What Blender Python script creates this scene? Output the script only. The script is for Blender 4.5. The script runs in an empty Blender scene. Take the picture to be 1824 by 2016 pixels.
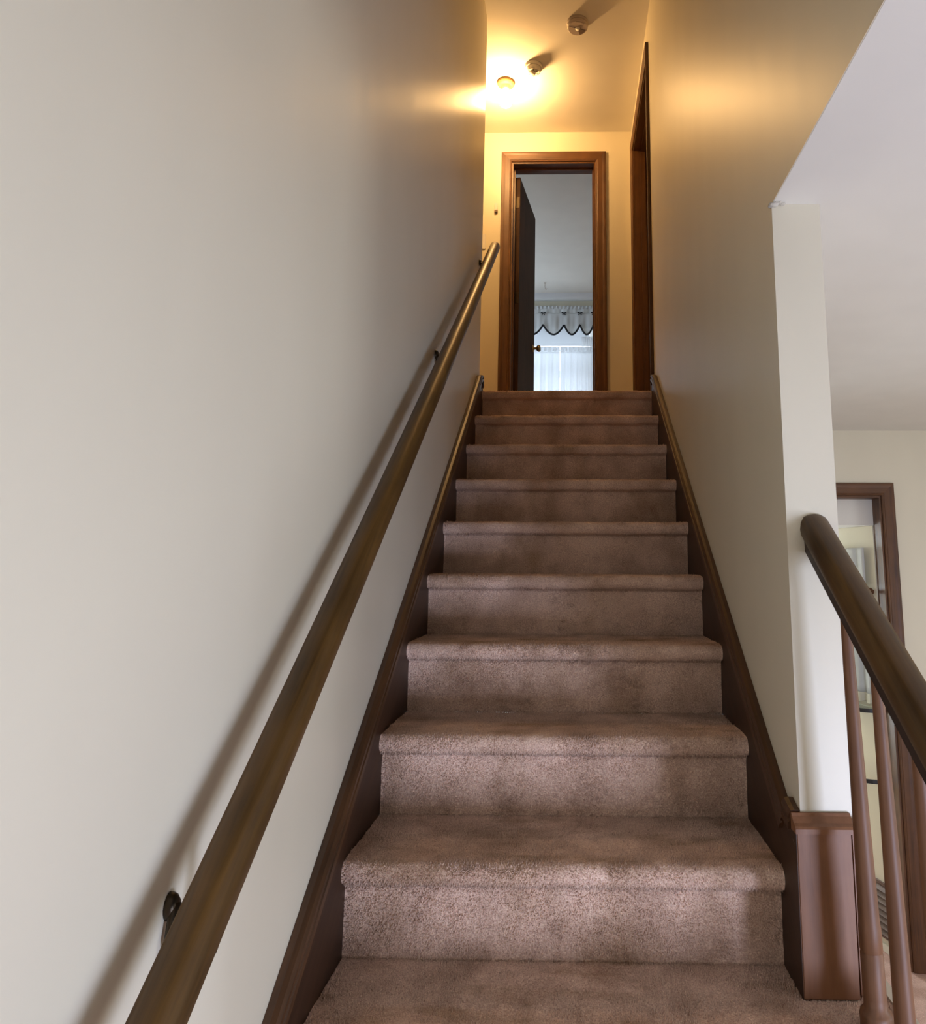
import bpy, bmesh, math, random
import numpy as np
from mathutils import Vector, Matrix, noise

random.seed(7)
rng = np.random.default_rng(11)
C = bpy.context.scene.collection
S = bpy.context.scene
PI = math.pi

# ------------------------------------------------------------------ camera
cam = bpy.data.cameras.new('camera')
camo = bpy.data.objects.new('camera', cam)
C.objects.link(camo)
R_ = ((0.99979015, -0.00142505, 0.02043595),
      (0.01995161, -0.15854347, -0.9871504),
      (0.00464672, 0.98735097, -0.15848176))
M4 = Matrix.Identity(4)
for i in range(3):
    for j in range(3):
        M4[i][j] = R_[i][j]
M4.translation = Vector((0.45788, -1.56382, 0.77432))
camo.matrix_world = M4
cam.sensor_fit = 'AUTO'
cam.sensor_width = 36.0
cam.lens = 1395.55 / 2016.0 * 36.0
cam.shift_x = -(1092.69 - 912.0) / 2016.0
cam.shift_y = -(1008.0 - 899.72) / 2016.0
cam.clip_start = 0.02
S.camera = camo

# ------------------------------------------------------------------ world / exposure
S.view_settings.view_transform = 'Standard'
S.view_settings.look = 'None'
S.view_settings.exposure = 0.0
S.view_settings.gamma = 1.0
S.view_settings.use_curve_mapping = False
world = bpy.data.worlds.new('daylight')
S.world = world
world.use_nodes = True
bg = world.node_tree.nodes['Background']
bg.inputs[0].default_value = (0.80, 0.90, 1.0, 1)
bg.inputs[1].default_value = 2.2

def area(name, loc, rot, sx, sy, power, col):
    l = bpy.data.lights.new(name, 'AREA')
    l.shape = 'RECTANGLE'; l.size = sx; l.size_y = sy
    l.energy = power; l.color = col
    o = bpy.data.objects.new(name, l); C.objects.link(o)
    o.location = loc; o.rotation_euler = rot
    return o

# daylight standing in window openings; the two side windows are added
area('daylight_entry_window', (2.09, -2.14, -0.34), (PI/2, 0, PI/4), 0.60, 0.90, 50, (0.66, 0.76, 1.07))
area('added_side_fill', (4.92, -0.40, 0.10), (0, PI/2, 0), 1.30, 1.40, 30, (0.96, 0.98, 1.0))  # added window light, lifts the lower room's wall and ceiling
area('daylight_bedroom_window', (0.10, 6.50, 3.02), (-PI/2, 0, 0), 1.30, 1.36, 12, (0.70, 0.83, 1.0))
area('added_bedroom_fill', (-1.58, 5.30, 2.95), (0, -PI/2, 0), 1.20, 1.20, 18, (0.60, 0.80, 1.05))  # added unseen window light that brightens the bedroom ceiling
area('daylight_far_window', (1.55, 4.66, 0.32), (-PI/2, 0, 0), 0.66, 1.2, 75, (0.76, 0.88, 1.0))
S.cycles.max_bounces = 6
S.cycles.diffuse_bounces = 3
S.cycles.glossy_bounces = 2
S.cycles.transmission_bounces = 3
S.cycles.transparent_max_bounces = 6
S.cycles.caustics_reflective = False
S.cycles.caustics_refractive = False
S.cycles.sample_clamp_indirect = 5.0
S.cycles.use_adaptive_sampling = True
S.cycles.adaptive_threshold = 0.06
S.cycles.adaptive_min_samples = 16

# ------------------------------------------------------------------ dimensions
H = 0.19; T = 0.2599; W = 0.888
XL = -0.02; XR = 0.905; XR2 = 1.010
YP = -0.094                      # front face of the wall end beside the stairs
ZU = 9*H                         # upper floor
ZC = 3.932                       # upper ceiling
ZL = 1.578                       # lower ceiling
ZF = -1.245                      # lower floor
YT = 8*T                         # head of the stairs
YB = 3.163                       # back wall of upper hall
YD = 2.47                        # wall with the doorway in the lower room
SL = H/T
ANG = math.atan(SL)

# ------------------------------------------------------------------ materials
MATS = {}
def newmat(name):
    m = bpy.data.materials.new(name); m.use_nodes = True
    MATS[name] = m
    nt = m.node_tree
    return m, nt, nt.nodes['Principled BSDF']

def nd(nt, typ, **kw):
    n = nt.nodes.new(typ)
    for k, v in kw.items():
        setattr(n, k, v)
    return n

def paint(name, col, rough=0.4, spec=0.5, wavy=True):
    m, nt, b = newmat(name)
    tc = nd(nt, 'ShaderNodeTexCoord')
    mp = nd(nt, 'ShaderNodeMapping'); mp.inputs['Scale'].default_value = (1, 1, 0.35)
    nt.links.new(tc.outputs['Object'], mp.inputs['Vector'])
    n3 = nd(nt, 'ShaderNodeTexNoise'); n3.inputs['Scale'].default_value = 6.0; n3.inputs['Detail'].default_value = 1
    nt.links.new(mp.outputs['Vector'], n3.inputs['Vector'])
    r = nd(nt, 'ShaderNodeValToRGB')
    r.color_ramp.elements[0].position = 0.3; r.color_ramp.elements[1].position = 0.7
    r.color_ramp.elements[0].color = (*[c*0.985 for c in col], 1)
    r.color_ramp.elements[1].color = (*[min(1, c*1.015) for c in col], 1)
    nt.links.new(n3.outputs['Fac'], r.inputs['Fac'])
    nt.links.new(r.outputs['Color'], b.inputs['Base Color'])
    b.inputs['Roughness'].default_value = rough
    b.inputs['Specular IOR Level'].default_value = spec
    if wavy:       # slow waviness of the board makes the sheen uneven
        b2 = nd(nt, 'ShaderNodeBump'); b2.inputs['Strength'].default_value = 0.25; b2.inputs['Distance'].default_value = 0.006
        nt.links.new(n3.outputs['Fac'], b2.inputs['Height'])
        nt.links.new(b2.outputs['Normal'], b.inputs['Normal'])
    return m

def wood(name, dark, light, axis='z', rough=0.32, rotx=0.0, scale=1.0, wear=0.0, coat=0.2):
    m, nt, b = newmat(name)
    tc = nd(nt, 'ShaderNodeTexCoord')
    mr = nd(nt, 'ShaderNodeMapping'); mr.inputs['Rotation'].default_value = (rotx, 0, 0)
    nt.links.new(tc.outputs['Object'], mr.inputs['Vector'])
    mp = nd(nt, 'ShaderNodeMapping')
    k = 46*scale
    mp.inputs['Scale'].default_value = {'x': (2.2, k, k), 'y': (k, 2.2, k), 'z': (k, k, 2.2)}[axis]
    nt.links.new(mr.outputs['Vector'], mp.inputs['Vector'])
    n1 = nd(nt, 'ShaderNodeTexNoise'); n1.inputs['Scale'].default_value = 1.0; n1.inputs['Detail'].default_value = 6
    n1.inputs['Roughness'].default_value = 0.65; n1.inputs['Distortion'].default_value = 0.6
    nt.links.new(mp.outputs['Vector'], n1.inputs['Vector'])
    n2 = nd(nt, 'ShaderNodeTexNoise'); n2.inputs['Scale'].default_value = 7.0; n2.inputs['Detail'].default_value = 3
    nt.links.new(mr.outputs['Vector'], n2.inputs['Vector'])
    mx = nd(nt, 'ShaderNodeMath', operation='MULTIPLY_ADD'); mx.inputs[1].default_value = 0.65; 
    m2 = nd(nt, 'ShaderNodeMath', operation='MULTIPLY'); m2.inputs[1].default_value = 0.35
    nt.links.new(n2.outputs['Fac'], m2.inputs[0])
    nt.links.new(n1.outputs['Fac'], mx.inputs[0]); nt.links.new(m2.outputs[0], mx.inputs[2])
    r = nd(nt, 'ShaderNodeValToRGB')
    r.color_ramp.elements[0].position = 0.33; r.color_ramp.elements[0].color = (*dark, 1)
    r.color_ramp.elements[1].position = 0.68; r.color_ramp.elements[1].color = (*light, 1)
    nt.links.new(mx.outputs[0], r.inputs['Fac'])
    out = r.outputs['Color']
    if wear > 0:   # small pale scuffs
        n4 = nd(nt, 'ShaderNodeTexNoise'); n4.inputs['Scale'].default_value = 1.0; n4.inputs['Detail'].default_value = 2
        mp4 = nd(nt, 'ShaderNodeMapping'); s4 = 150
        mp4.inputs['Scale'].default_value = {'x': (22, s4, s4), 'y': (s4, 22, s4), 'z': (s4, s4, 22)}[axis]
        nt.links.new(mr.outputs['Vector'], mp4.inputs['Vector']); nt.links.new(mp4.outputs['Vector'], n4.inputs['Vector'])
        r4 = nd(nt, 'ShaderNodeValToRGB'); r4.color_ramp.elements[0].position = 0.79; r4.color_ramp.elements[1].position = 0.81
        r4.color_ramp.elements[1].color = (wear, wear, wear, 1)
        nt.links.new(n4.outputs['Fac'], r4.inputs['Fac'])
        mixc = nd(nt, 'ShaderNodeMix', data_type='RGBA')
        mixc.inputs['B'].default_value = (0.55, 0.42, 0.32, 1)
        nt.links.new(r4.outputs['Color'], mixc.inputs['Factor']); nt.links.new(out, mixc.inputs['A'])
        out = mixc.outputs['Result']
    nt.links.new(out, b.inputs['Base Color'])
    b.inputs['Roughness'].default_value = rough
    b.inputs['Coat Weight'].default_value = coat; b.inputs['Coat Roughness'].default_value = 0.3
    bp = nd(nt, 'ShaderNodeBump'); bp.inputs['Strength'].default_value = 0.18; bp.inputs['Distance'].default_value = 0.001
    nt.links.new(n1.outputs['Fac'], bp.inputs['Height']); nt.links.new(bp.outputs['Normal'], b.inputs['Normal'])
    return m

def plain(name, col, rough=0.5, metal=0.0, spec=0.5, noise_amt=0.06):
    m, nt, b = newmat(name)
    tc = nd(nt, 'ShaderNodeTexCoord'); n1 = nd(nt, 'ShaderNodeTexNoise'); n1.inputs['Scale'].default_value = 30
    nt.links.new(tc.outputs['Object'], n1.inputs['Vector'])
    r = nd(nt, 'ShaderNodeValToRGB')
    r.color_ramp.elements[0].color = (*[c*(1-noise_amt) for c in col], 1)
    r.color_ramp.elements[1].color = (*[min(1, c*(1+noise_amt)) for c in col], 1)
    nt.links.new(n1.outputs['Fac'], r.inputs['Fac']); nt.links.new(r.outputs['Color'], b.inputs['Base Color'])
    b.inputs['Roughness'].default_value = rough; b.inputs['Metallic'].default_value = metal
    b.inputs['Specular IOR Level'].default_value = spec
    return m

def carpet(name, base, stain=True, bump=True):
    m, nt, b = newmat(name)
    tc = nd(nt, 'ShaderNodeTexCoord')
    geo = nd(nt, 'ShaderNodeNewGeometry')
    pos = geo.outputs['Position']
    n1 = nd(nt, 'ShaderNodeTexNoise'); n1.inputs['Scale'].default_value = 330; n1.inputs['Detail'].default_value = 2
    nt.links.new(pos, n1.inputs['Vector'])
    n2 = nd(nt, 'ShaderNodeTexNoise'); n2.inputs['Scale'].default_value = 9; n2.inputs['Detail'].default_value = 4
    nt.links.new(pos, n2.inputs['Vector'])
    r1 = nd(nt, 'ShaderNodeValToRGB')
    r1.color_ramp.elements[0].position = 0.3; r1.color_ramp.elements[1].position = 0.72
    r1.color_ramp.elements[0].color = (*[c*0.66 for c in base], 1)
    r1.color_ramp.elements[1].color = (*[min(1, c*1.28) for c in base], 1)
    nt.links.new(n1.outputs['Fac'], r1.inputs['Fac'])
    r2 = nd(nt, 'ShaderNodeValToRGB')
    r2.color_ramp.elements[0].position = 0.32; r2.color_ramp.elements[1].position = 0.62
    r2.color_ramp.elements[0].color = (0.80, 0.76, 0.73, 1); r2.color_ramp.elements[1].color = (1.10, 1.10, 1.10, 1)
    nt.links.new(n2.outputs['Fac'], r2.inputs['Fac'])
    mu = nd(nt, 'ShaderNodeMix', data_type='RGBA', blend_type='MULTIPLY'); mu.inputs['Factor'].default_value = 1
    nt.links.new(r1.outputs['Color'], mu.inputs['A']); nt.links.new(r2.outputs['Color'], mu.inputs['B'])
    out = mu.outputs['Result']
    if stain:      # walked-in soil with shapes of its own
        n3 = nd(nt, 'ShaderNodeTexNoise'); n3.inputs['Scale'].default_value = 1; n3.inputs['Detail'].default_value = 5
        mp = nd(nt, 'ShaderNodeMapping'); mp.inputs['Scale'].default_value = (5.5, 17, 3.0); mp.inputs['Location'].default_value = (1.7, 0.4, 2.2)
        nt.links.new(pos, mp.inputs['Vector']); nt.links.new(mp.outputs['Vector'], n3.inputs['Vector'])
        r3 = nd(nt, 'ShaderNodeValToRGB'); r3.color_ramp.elements[0].position = 0.52; r3.color_ramp.elements[1].position = 0.72
        r3.color_ramp.elements[1].color = (0.75, 0.75, 0.75, 1)
        nt.links.new(n3.outputs['Fac'], r3.inputs['Fac'])
        mc = nd(nt, 'ShaderNodeMix', data_type='RGBA', blend_type='MULTIPLY'); mc.inputs['B'].default_value = (0.60, 0.54, 0.43, 1)
        nt.links.new(r3.outputs['Color'], mc.inputs['Factor']); nt.links.new(out, mc.inputs['A'])
        out = mc.outputs['Result']
    nt.links.new(out, b.inputs['Base Color'])
    b.inputs['Roughness'].default_value = 1.0; b.inputs['Specular IOR Level'].default_value = 0.05
    if bump:
        bp = nd(nt, 'ShaderNodeBump'); bp.inputs['Strength'].default_value = 0.6; bp.inputs['Distance'].default_value = 0.003
        nt.links.new(n1.outputs['Fac'], bp.inputs['Height']); nt.links.new(bp.outputs['Normal'], b.inputs['Normal'])
    return m

def cloth(name, col, trans=0.55, see=0.12):
    m, nt, b = newmat(name)
    nt.nodes.remove(b)
    out = nt.nodes['Material Output']
    tc = nd(nt, 'ShaderNodeTexCoord'); n1 = nd(nt, 'ShaderNodeTexNoise'); n1.inputs['Scale'].default_value = 260
    nt.links.new(tc.outputs['Object'], n1.inputs['Vector'])
    r = nd(nt, 'ShaderNodeValToRGB')
    r.color_ramp.elements[0].color = (*[c*0.93 for c in col], 1); r.color_ramp.elements[1].color = (*col, 1)
    nt.links.new(n1.outputs['Fac'], r.inputs['Fac'])
    df = nd(nt, 'ShaderNodeBsdfDiffuse'); tl = nd(nt, 'ShaderNodeBsdfTranslucent'); tp = nd(nt, 'ShaderNodeBsdfTransparent')
    nt.links.new(r.outputs['Color'], df.inputs['Color']); nt.links.new(r.outputs['Color'], tl.inputs['Color'])
    m1 = nd(nt, 'ShaderNodeMixShader'); m1.inputs[0].default_value = trans
    nt.links.new(df.outputs[0], m1.inputs[1]); nt.links.new(tl.outputs[0], m1.inputs[2])
    m2 = nd(nt, 'ShaderNodeMixShader'); m2.inputs[0].default_value = see
    nt.links.new(m1.outputs[0], m2.inputs[1]); nt.links.new(tp.outputs[0], m2.inputs[2])
    nt.links.new(m2.outputs[0], out.inputs['Surface'])
    return m

def glass(name, col=(1, 1, 1), see=0.9):
    m, nt, b = newmat(name)
    nt.nodes.remove(b); out = nt.nodes['Material Output']
    gl = nd(nt, 'ShaderNodeBsdfGlossy'); gl.inputs['Roughness'].default_value = 0.03
    tp = nd(nt, 'ShaderNodeBsdfTransparent'); tp.inputs['Color'].default_value = (*col, 1)
    mx = nd(nt, 'ShaderNodeMixShader'); mx.inputs[0].default_value = see
    nt.links.new(gl.outputs[0], mx.inputs[1]); nt.links.new(tp.outputs[0], mx.inputs[2])
    nt.links.new(mx.outputs[0], out.inputs['Surface'])
    return m

def emit(name, col, strength):
    m, nt, b = newmat(name)
    b.inputs['Base Color'].default_value = (0.9, 0.85, 0.7, 1)
    b.inputs['Emission Color'].default_value = (*col, 1); b.inputs['Emission Strength'].default_value = strength
    b.inputs['Roughness'].default_value = 0.2
    return m

WALLC = (0.80, 0.735, 0.58)
paint('wall', WALLC, rough=0.41, spec=0.6)
paint('ceiling_white', (0.85, 0.82, 0.745), rough=0.75, spec=0.2, wavy=False)
paint('ceiling_hall', (0.84, 0.80, 0.72), rough=0.7, spec=0.2, wavy=False)
paint('cream_trim', (0.82, 0.78, 0.66), rough=0.45, wavy=False)
paint('white_trim', (0.84, 0.84, 0.84), rough=0.4, wavy=False)
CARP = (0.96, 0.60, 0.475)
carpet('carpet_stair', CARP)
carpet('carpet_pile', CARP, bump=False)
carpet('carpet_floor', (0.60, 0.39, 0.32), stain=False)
DK, LT = (0.030, 0.0125, 0.006), (0.105, 0.045, 0.020)
wood('wood_rail', (0.032, 0.0155, 0.004), (0.140, 0.071, 0.018), axis='y', rough=0.38, coat=0.0)
MATS['wood_rail'].node_tree.nodes['Principled BSDF'].inputs['Specular IOR Level'].default_value = 0.35
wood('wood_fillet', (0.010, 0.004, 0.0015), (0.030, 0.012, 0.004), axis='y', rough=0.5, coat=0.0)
wood('wood_stringer', (0.017, 0.0065, 0.0026), (0.054, 0.021, 0.008), axis='y', rotx=-ANG, rough=0.45, wear=0.5, coat=0.0)
wood('wood_cap', (0.034, 0.014, 0.005), (0.11, 0.046, 0.017), axis='y', rotx=-ANG, rough=0.38, wear=0.5, coat=0.0)
wood('wood_panel', (0.17, 0.068, 0.028), (0.31, 0.135, 0.060), axis='z', rough=0.48, wear=0.6, scale=0.5, coat=0.0)
wood('wood_baluster', (0.10, 0.040, 0.016), (0.24, 0.105, 0.045), axis='z', rough=0.52, coat=0.0)
wood('wood_casing_v', (0.048, 0.0175, 0.0055), (0.165, 0.066, 0.020), axis='z', rough=0.48, coat=0.05)
wood('wood_casing_h', (0.048, 0.0175, 0.0055), (0.165, 0.066, 0.020), axis='x', rough=0.48, coat=0.05)
wood('wood_casing_y', (0.048, 0.0175, 0.0055), (0.165, 0.066, 0.020), axis='y', rough=0.48, coat=0.05)
wood('wood_door', (0.030, 0.013, 0.006), (0.070, 0.031, 0.014), axis='z', rough=0.65, coat=0.0)
MATS['wood_door'].node_tree.nodes['Principled BSDF'].inputs['Specular IOR Level'].default_value = 0.2
plain('bronze', (0.055, 0.040, 0.024), rough=0.35, metal=0.8)
plain('brass', (0.36, 0.27, 0.14), rough=0.3, metal=1.0)
plain('plastic_white', (0.78, 0.75, 0.70), rough=0.5)
plain('plastic_tan', (0.50, 0.42, 0.36), rough=0.5)
plain('plastic_dark', (0.16, 0.11, 0.08), rough=0.6)
plain('porcelain', (0.34, 0.19, 0.07), rough=0.4)
plain('black_metal', (0.012, 0.012, 0.013), rough=0.4)
plain('grille_brown', (0.15, 0.092, 0.072), rough=0.5)
plain('ribbon_black', (0.01, 0.01, 0.014), rough=0.8)
plain('plaster_raw', (0.62, 0.58, 0.50), rough=0.9)
cloth('sheer_white', (0.93, 0.95, 0.97), trans=0.5, see=0.05)
cloth('valance_white', (0.93, 0.94, 0.94), trans=0.38, see=0.03)
cloth('shade_white', (0.92, 0.94, 0.96), trans=0.3, see=0.0)
cloth('fringe_cream', (0.90, 0.86, 0.74), trans=0.3, see=0.02)
glass('window_glass')
glass('table_glass', (0.75, 0.8, 0.8), 0.6)
emit('bulb_glow', (1.0, 0.57, 0.21), 380.0)

# ------------------------------------------------------------------ geometry helpers
def link(name, me, mat, parent=None, loc=(0, 0, 0)):
    o = bpy.data.objects.new(name, me)
    C.objects.link(o)
    if mat: me.materials.append(MATS[mat]) if not me.materials else None
    o.location = loc
    if parent is not None:
        o.parent = parent
    return o

def bobj(name, bm, mat, parent=None, origin=None, smooth=False):
    """bm holds world coordinates; the object's origin goes to `origin` (or the parent's own)."""
    if origin is None:
        if bm.verts:
            xs = [v.co for v in bm.verts]
            lo = Vector((min(c.x for c in xs), min(c.y for c in xs), min(c.z for c in xs)))
            hi = Vector((max(c.x for c in xs), max(c.y for c in xs), max(c.z for c in xs)))
            origin = Vector(((lo.x+hi.x)/2, (lo.y+hi.y)/2, lo.z))
        else:
            origin = Vector((0, 0, 0))
    origin = Vector(origin)
    bmesh.ops.translate(bm, verts=bm.verts, vec=-origin)
    bmesh.ops.recalc_face_normals(bm, faces=bm.faces)
    me = bpy.data.meshes.new(name)
    bm.to_mesh(me); bm.free()
    if smooth:
        for p in me.polygons: p.use_smooth = True
    base = wloc(parent) if parent is not None else Vector((0, 0, 0))
    return link(name, me, mat, parent, origin - base)

def wloc(o):
    v = Vector((0, 0, 0))
    while o is not None:
        v += o.location; o = o.parent
    return v

def box(bm, x0, x1, y0, y1, z0, z1):
    vs = [bm.verts.new((x, y, z)) for x in (x0, x1) for y in (y0, y1) for z in (z0, z1)]
    for f in ((0, 1, 3, 2), (4, 6, 7, 5), (0, 4, 5, 1), (2, 3, 7, 6), (0, 2, 6, 4), (1, 5, 7, 3)):
        bm.faces.new([vs[i] for i in f])
    return vs

def bevel_all(bm, w=0.003, seg=2):
    bmesh.ops.bevel(bm, geom=list(bm.edges), offset=w, segments=seg, affect='EDGES', clamp_overlap=True)

def prism(bm, pts, axis, a0, a1):
    """closed outline pts (2-D) swept along an axis ('x': pts are (y,z); 'y': (x,z); 'z': (x,y))."""
    def mk(p, a):
        return {'x': (a, p[0], p[1]), 'y': (p[0], a, p[1]), 'z': (p[0], p[1], a)}[axis]
    A = [bm.verts.new(mk(p, a0)) for p in pts]; B = [bm.verts.new(mk(p, a1)) for p in pts]
    n = len(pts)
    for i in range(n):
        bm.faces.new((A[i], A[(i+1) % n], B[(i+1) % n], B[i]))
    bm.faces.new(A[::-1]); bm.faces.new(B)

def lathe(bm, prof, n, M):
    """prof: (radius, height) along local z, M places it."""
    rings = []
    for r, z in prof:
        if r < 1e-6:
            rings.append([bm.verts.new(M @ Vector((0, 0, z)))])
        else:
            rings.append([bm.verts.new(M @ Vector((r*math.cos(2*PI*i/n), r*math.sin(2*PI*i/n), z))) for i in range(n)])
    for a, b in zip(rings[:-1], rings[1:]):
        if len(a) == 1 and len(b) == 1: continue
        for i in range(n):
            j = (i+1) % n
            if len(a) == 1: bm.faces.new((a[0], b[i], b[j]))
            elif len(b) == 1: bm.faces.new((a[i], a[j], b[0]))
            else: bm.faces.new((a[i], a[j], b[j], b[i]))
    for rg in (rings[0], rings[-1]):
        if len(rg) > 1: bm.faces.new(rg)

def tube(bm, path, r, n=10):
    path = [Vector(p) for p in path]
    rings = []
    up = Vector((0, 0, 1))
    for i, p in enumerate(path):
        d = (path[min(i+1, len(path)-1)] - path[max(i-1, 0)]).normalized()
        a = d.cross(up)
        if a.length < 1e-3: a = d.cross(Vector((1, 0, 0)))
        a.normalize(); b = a.cross(d).normalized()
        rr = r[i] if isinstance(r, (list, tuple)) else r
        rings.append([bm.verts.new(p + a*rr*math.cos(2*PI*k/n) + b*rr*math.sin(2*PI*k/n)) for k in range(n)])
    for a, b in zip(rings[:-1], rings[1:]):
        for k in range(n):
            bm.faces.new((a[k], a[(k+1) % n], b[(k+1) % n], b[k]))
    bm.faces.new(rings[0]); bm.faces.new(rings[-1][::-1])

def sweep(bm, sections):
    """sections: list of equal-length closed rings of world points."""
    rings = [[bm.verts.new(p) for p in s] for s in sections]
    n = len(rings[0])
    for a, b in zip(rings[:-1], rings[1:]):
        for k in range(n):
            bm.faces.new((a[k], a[(k+1) % n], b[(k+1) % n], b[k]))
    bm.faces.new(rings[0]); bm.faces.new(rings[-1][::-1])

def empty(name, loc):
    o = bpy.data.objects.new(name, None); C.objects.link(o); o.location = loc
    o.empty_display_size = 0.05
    return o

def tag(o, label, cat, group=None, kind=None):
    o['label'] = label
    if cat: o['category'] = cat
    if group: o['group'] = group
    if kind: o['kind'] = kind
    return o

def struct(name, boxes, mat, label, cat='wall'):
    bm = bmesh.new()
    for b in boxes: box(bm, *b)
    o = bobj(name, bm, mat, origin=(boxes[0][0], boxes[0][2], boxes[0][4]))
    return tag(o, label, cat, kind='structure')

def holed(axis, a, b0, b1, z0, z1, holes, th):
    """boxes of a wall with rectangular holes; wall plane spans a..a+th in `axis`, b along the wall."""
    res = []
    zs = sorted(set([z0, z1] + [h[2] for h in holes] + [h[3] for h in holes]))
    for za, zb in zip(zs[:-1], zs[1:]):
        cuts = sorted([(h[0], h[1]) for h in holes if h[2] <= za + 1e-6 and h[3] >= zb - 1e-6])
        p = b0
        for c0, c1 in cuts + [(b1, b1)]:
            if c0 - p > 1e-5:
                if axis == 'y': res.append((p, c0, a, a+th, za, zb))
                else: res.append((a, a+th, p, c0, za, zb))
            p = c1
    return res

# ------------------------------------------------------------------ the shell
struct('wall_left', [(XL-0.12, XL, -2.75, YT, ZF, ZC)], 'wall',
       'tall cream painted wall on the left carrying the long wooden handrail')
HD0, HD1, HDZ = 2.125, 3.02, 3.693            # doorway in right wall of upper hall
rb = holed('x', XR, YP, YB, ZF, ZC, [(HD0, HD1, ZU, HDZ), (YP, 0.003, ZF, 0.004)], XR2-XR)
rb.append((XR, XR2, -1.35, YP, ZL, ZC))
struct('wall_right', rb, 'wall', 'cream painted wall right of the stairs ending in a pale narrow face')
BX0, BX1, BZ = 0.040, 0.645, 3.695            # doorway in back wall of upper hall
struct('wall_back', holed('y', YB, -1.7, 2.3, ZU, ZC, [(BX0, BX1, ZU, BZ)], 0.12), 'wall',
       'yellow lit wall at the head of the stairs with a doorway')
struct('wall_hall_left', [(-1.7, -1.6, 1.96, YB, ZU, ZC)], 'wall', 'end wall of the upper hall, hidden past the left corner')
struct('wall_hall_front', [(-1.6, XL-0.12, 1.96, YT, ZU-0.13, ZC)], 'wall', 'hall wall turning left behind the stair wall corner')
struct('wall_stairwell_front', [(XL, XR, -1.45, -1.35, ZL, ZC)], 'wall', 'upper wall closing the stairwell over the viewer')
struct('ceiling', [(-1.7, 2.3, -1.45, YB+0.12, ZC, ZC+0.1)], 'ceiling_hall', 'cream ceiling over stairwell and upper hall, lit by the bulb', 'ceiling')
struct('ceiling_lower', [(XR2, 5.1, -2.75, YD+0.1, ZL, ZL+0.1), (XR+0.002, XR2, -2.75, YP, ZL-0.0005, ZL+0.05),
                         (XL, XR, -2.75, -1.45, ZL, ZL+0.1)],
       'ceiling_white', 'plain white ceiling of the lower room on the right', 'ceiling')
struct('wall_rear', [(XL, 1.56, -2.75, -2.65, ZF, ZL)], 'wall', 'wall close behind the viewer')
struct('wall_rear_right', [(2.60, 5.1, -1.75, -1.65, ZF, ZL)], 'wall', 'rear wall of the lower room beside the entry')
struct('wall_far_right', holed('x', 5.0, -1.75, YD, ZF, ZL, [(-1.10, 0.30, -0.60, 0.80)], 0.1), 'wall', 'outer wall of the lower room with an added side window')
DX0, DX1, DZ = 1.45, 2.222, 1.203             # doorway in lower room
struct('wall_lower_room', holed('y', YD, XR2, 5.1, ZF, ZL, [(DX0, DX1, ZF, DZ)], 0.09), 'wall',
       'pale yellow wall of the lower room with a cased doorway')
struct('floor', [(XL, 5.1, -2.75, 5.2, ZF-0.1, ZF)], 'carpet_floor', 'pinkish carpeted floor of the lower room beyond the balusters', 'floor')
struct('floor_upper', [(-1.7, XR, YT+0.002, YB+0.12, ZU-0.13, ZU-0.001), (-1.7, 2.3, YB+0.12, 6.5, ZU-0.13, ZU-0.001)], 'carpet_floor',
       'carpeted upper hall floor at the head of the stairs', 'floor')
# closet behind the hall doorway
struct('wall_closet', [(2.0, 2.1, 1.96, YB, ZU, ZC), (XR2, 2.0, 1.96, 2.06, ZU, ZC), (XR2, 2.0, 2.06, YB, ZU-0.13, ZU-0.001)], 'wall',
       'inside of the dark room behind the hall side doorway')
# bedroom
YW = 6.37
WX0, WX1, WZ0, WZ1 = -0.55, 0.745, 2.36, 3.70
struct('wall_bedroom_back', holed('y', YW, -1.7, 2.3, ZU, ZC, [(WX0, WX1, WZ0, WZ1)], 0.14), 'wall', 'grey-cream bedroom wall around the curtained window')
struct('wall_bedroom_left', holed('x', -1.7, YB+0.12, YW, ZU, ZC, [(4.70, 5.90, 2.35, 3.55)], 0.1), 'wall', 'left bedroom wall hidden behind the open door')  # opening made for the added bedroom side light
struct('wall_bedroom_right', [(2.2, 2.3, YB+0.12, YW, ZU, ZC)], 'wall', 'right bedroom wall hidden behind the door frame')
struct('ceiling_bedroom', [(-1.7, 2.3, YB+0.12, YW+0.14, ZC, ZC+0.1)], 'ceiling_white', 'blue-grey shaded bedroom ceiling seen through the doorway', 'ceiling')
bm = bmesh.new(); prism(bm, [(6.19, ZC-0.001), (YW-0.001, ZC-0.001), (YW-0.001, ZC-0.03), (6.30, ZC-0.022)], 'x', -1.59, 2.19)
tag(bobj('trim_6', bm, 'white_trim'), 'white crown strip where bedroom ceiling meets window wall', 'crown molding', kind='structure')
# broken plaster at the top corner of the wall end
for k, (dx, dy, dz, s) in enumerate(((0.004, 0.0, 0.004, 0.012), (0.012, -0.005, 0.0, 0.009), (0.022, -0.002, 0.002, 0.007))):
    bm = bmesh.new()
    bmesh.ops.create_icosphere(bm, subdivisions=2, radius=s)
    for v in bm.verts:
        n = noise.noise(v.co*160 + Vector((k*7, 0, 0)))
        v.co *= 1 + 0.5*n
        v.co.z *= 0.45
        v.co += Vector((XR+dx, YP-0.002+dy, ZL-dz))
    pr = bpy.data.objects['wall_right']
    bobj('plaster_flake', bm, 'plaster_raw', pr)

# ------------------------------------------------------------------ staircase
stairs = tag(empty('staircase', (W/2, 0, ZF)), 'straight flight of stairs in worn pinkish-brown carpet between dark wooden stringers', 'staircase')

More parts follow.
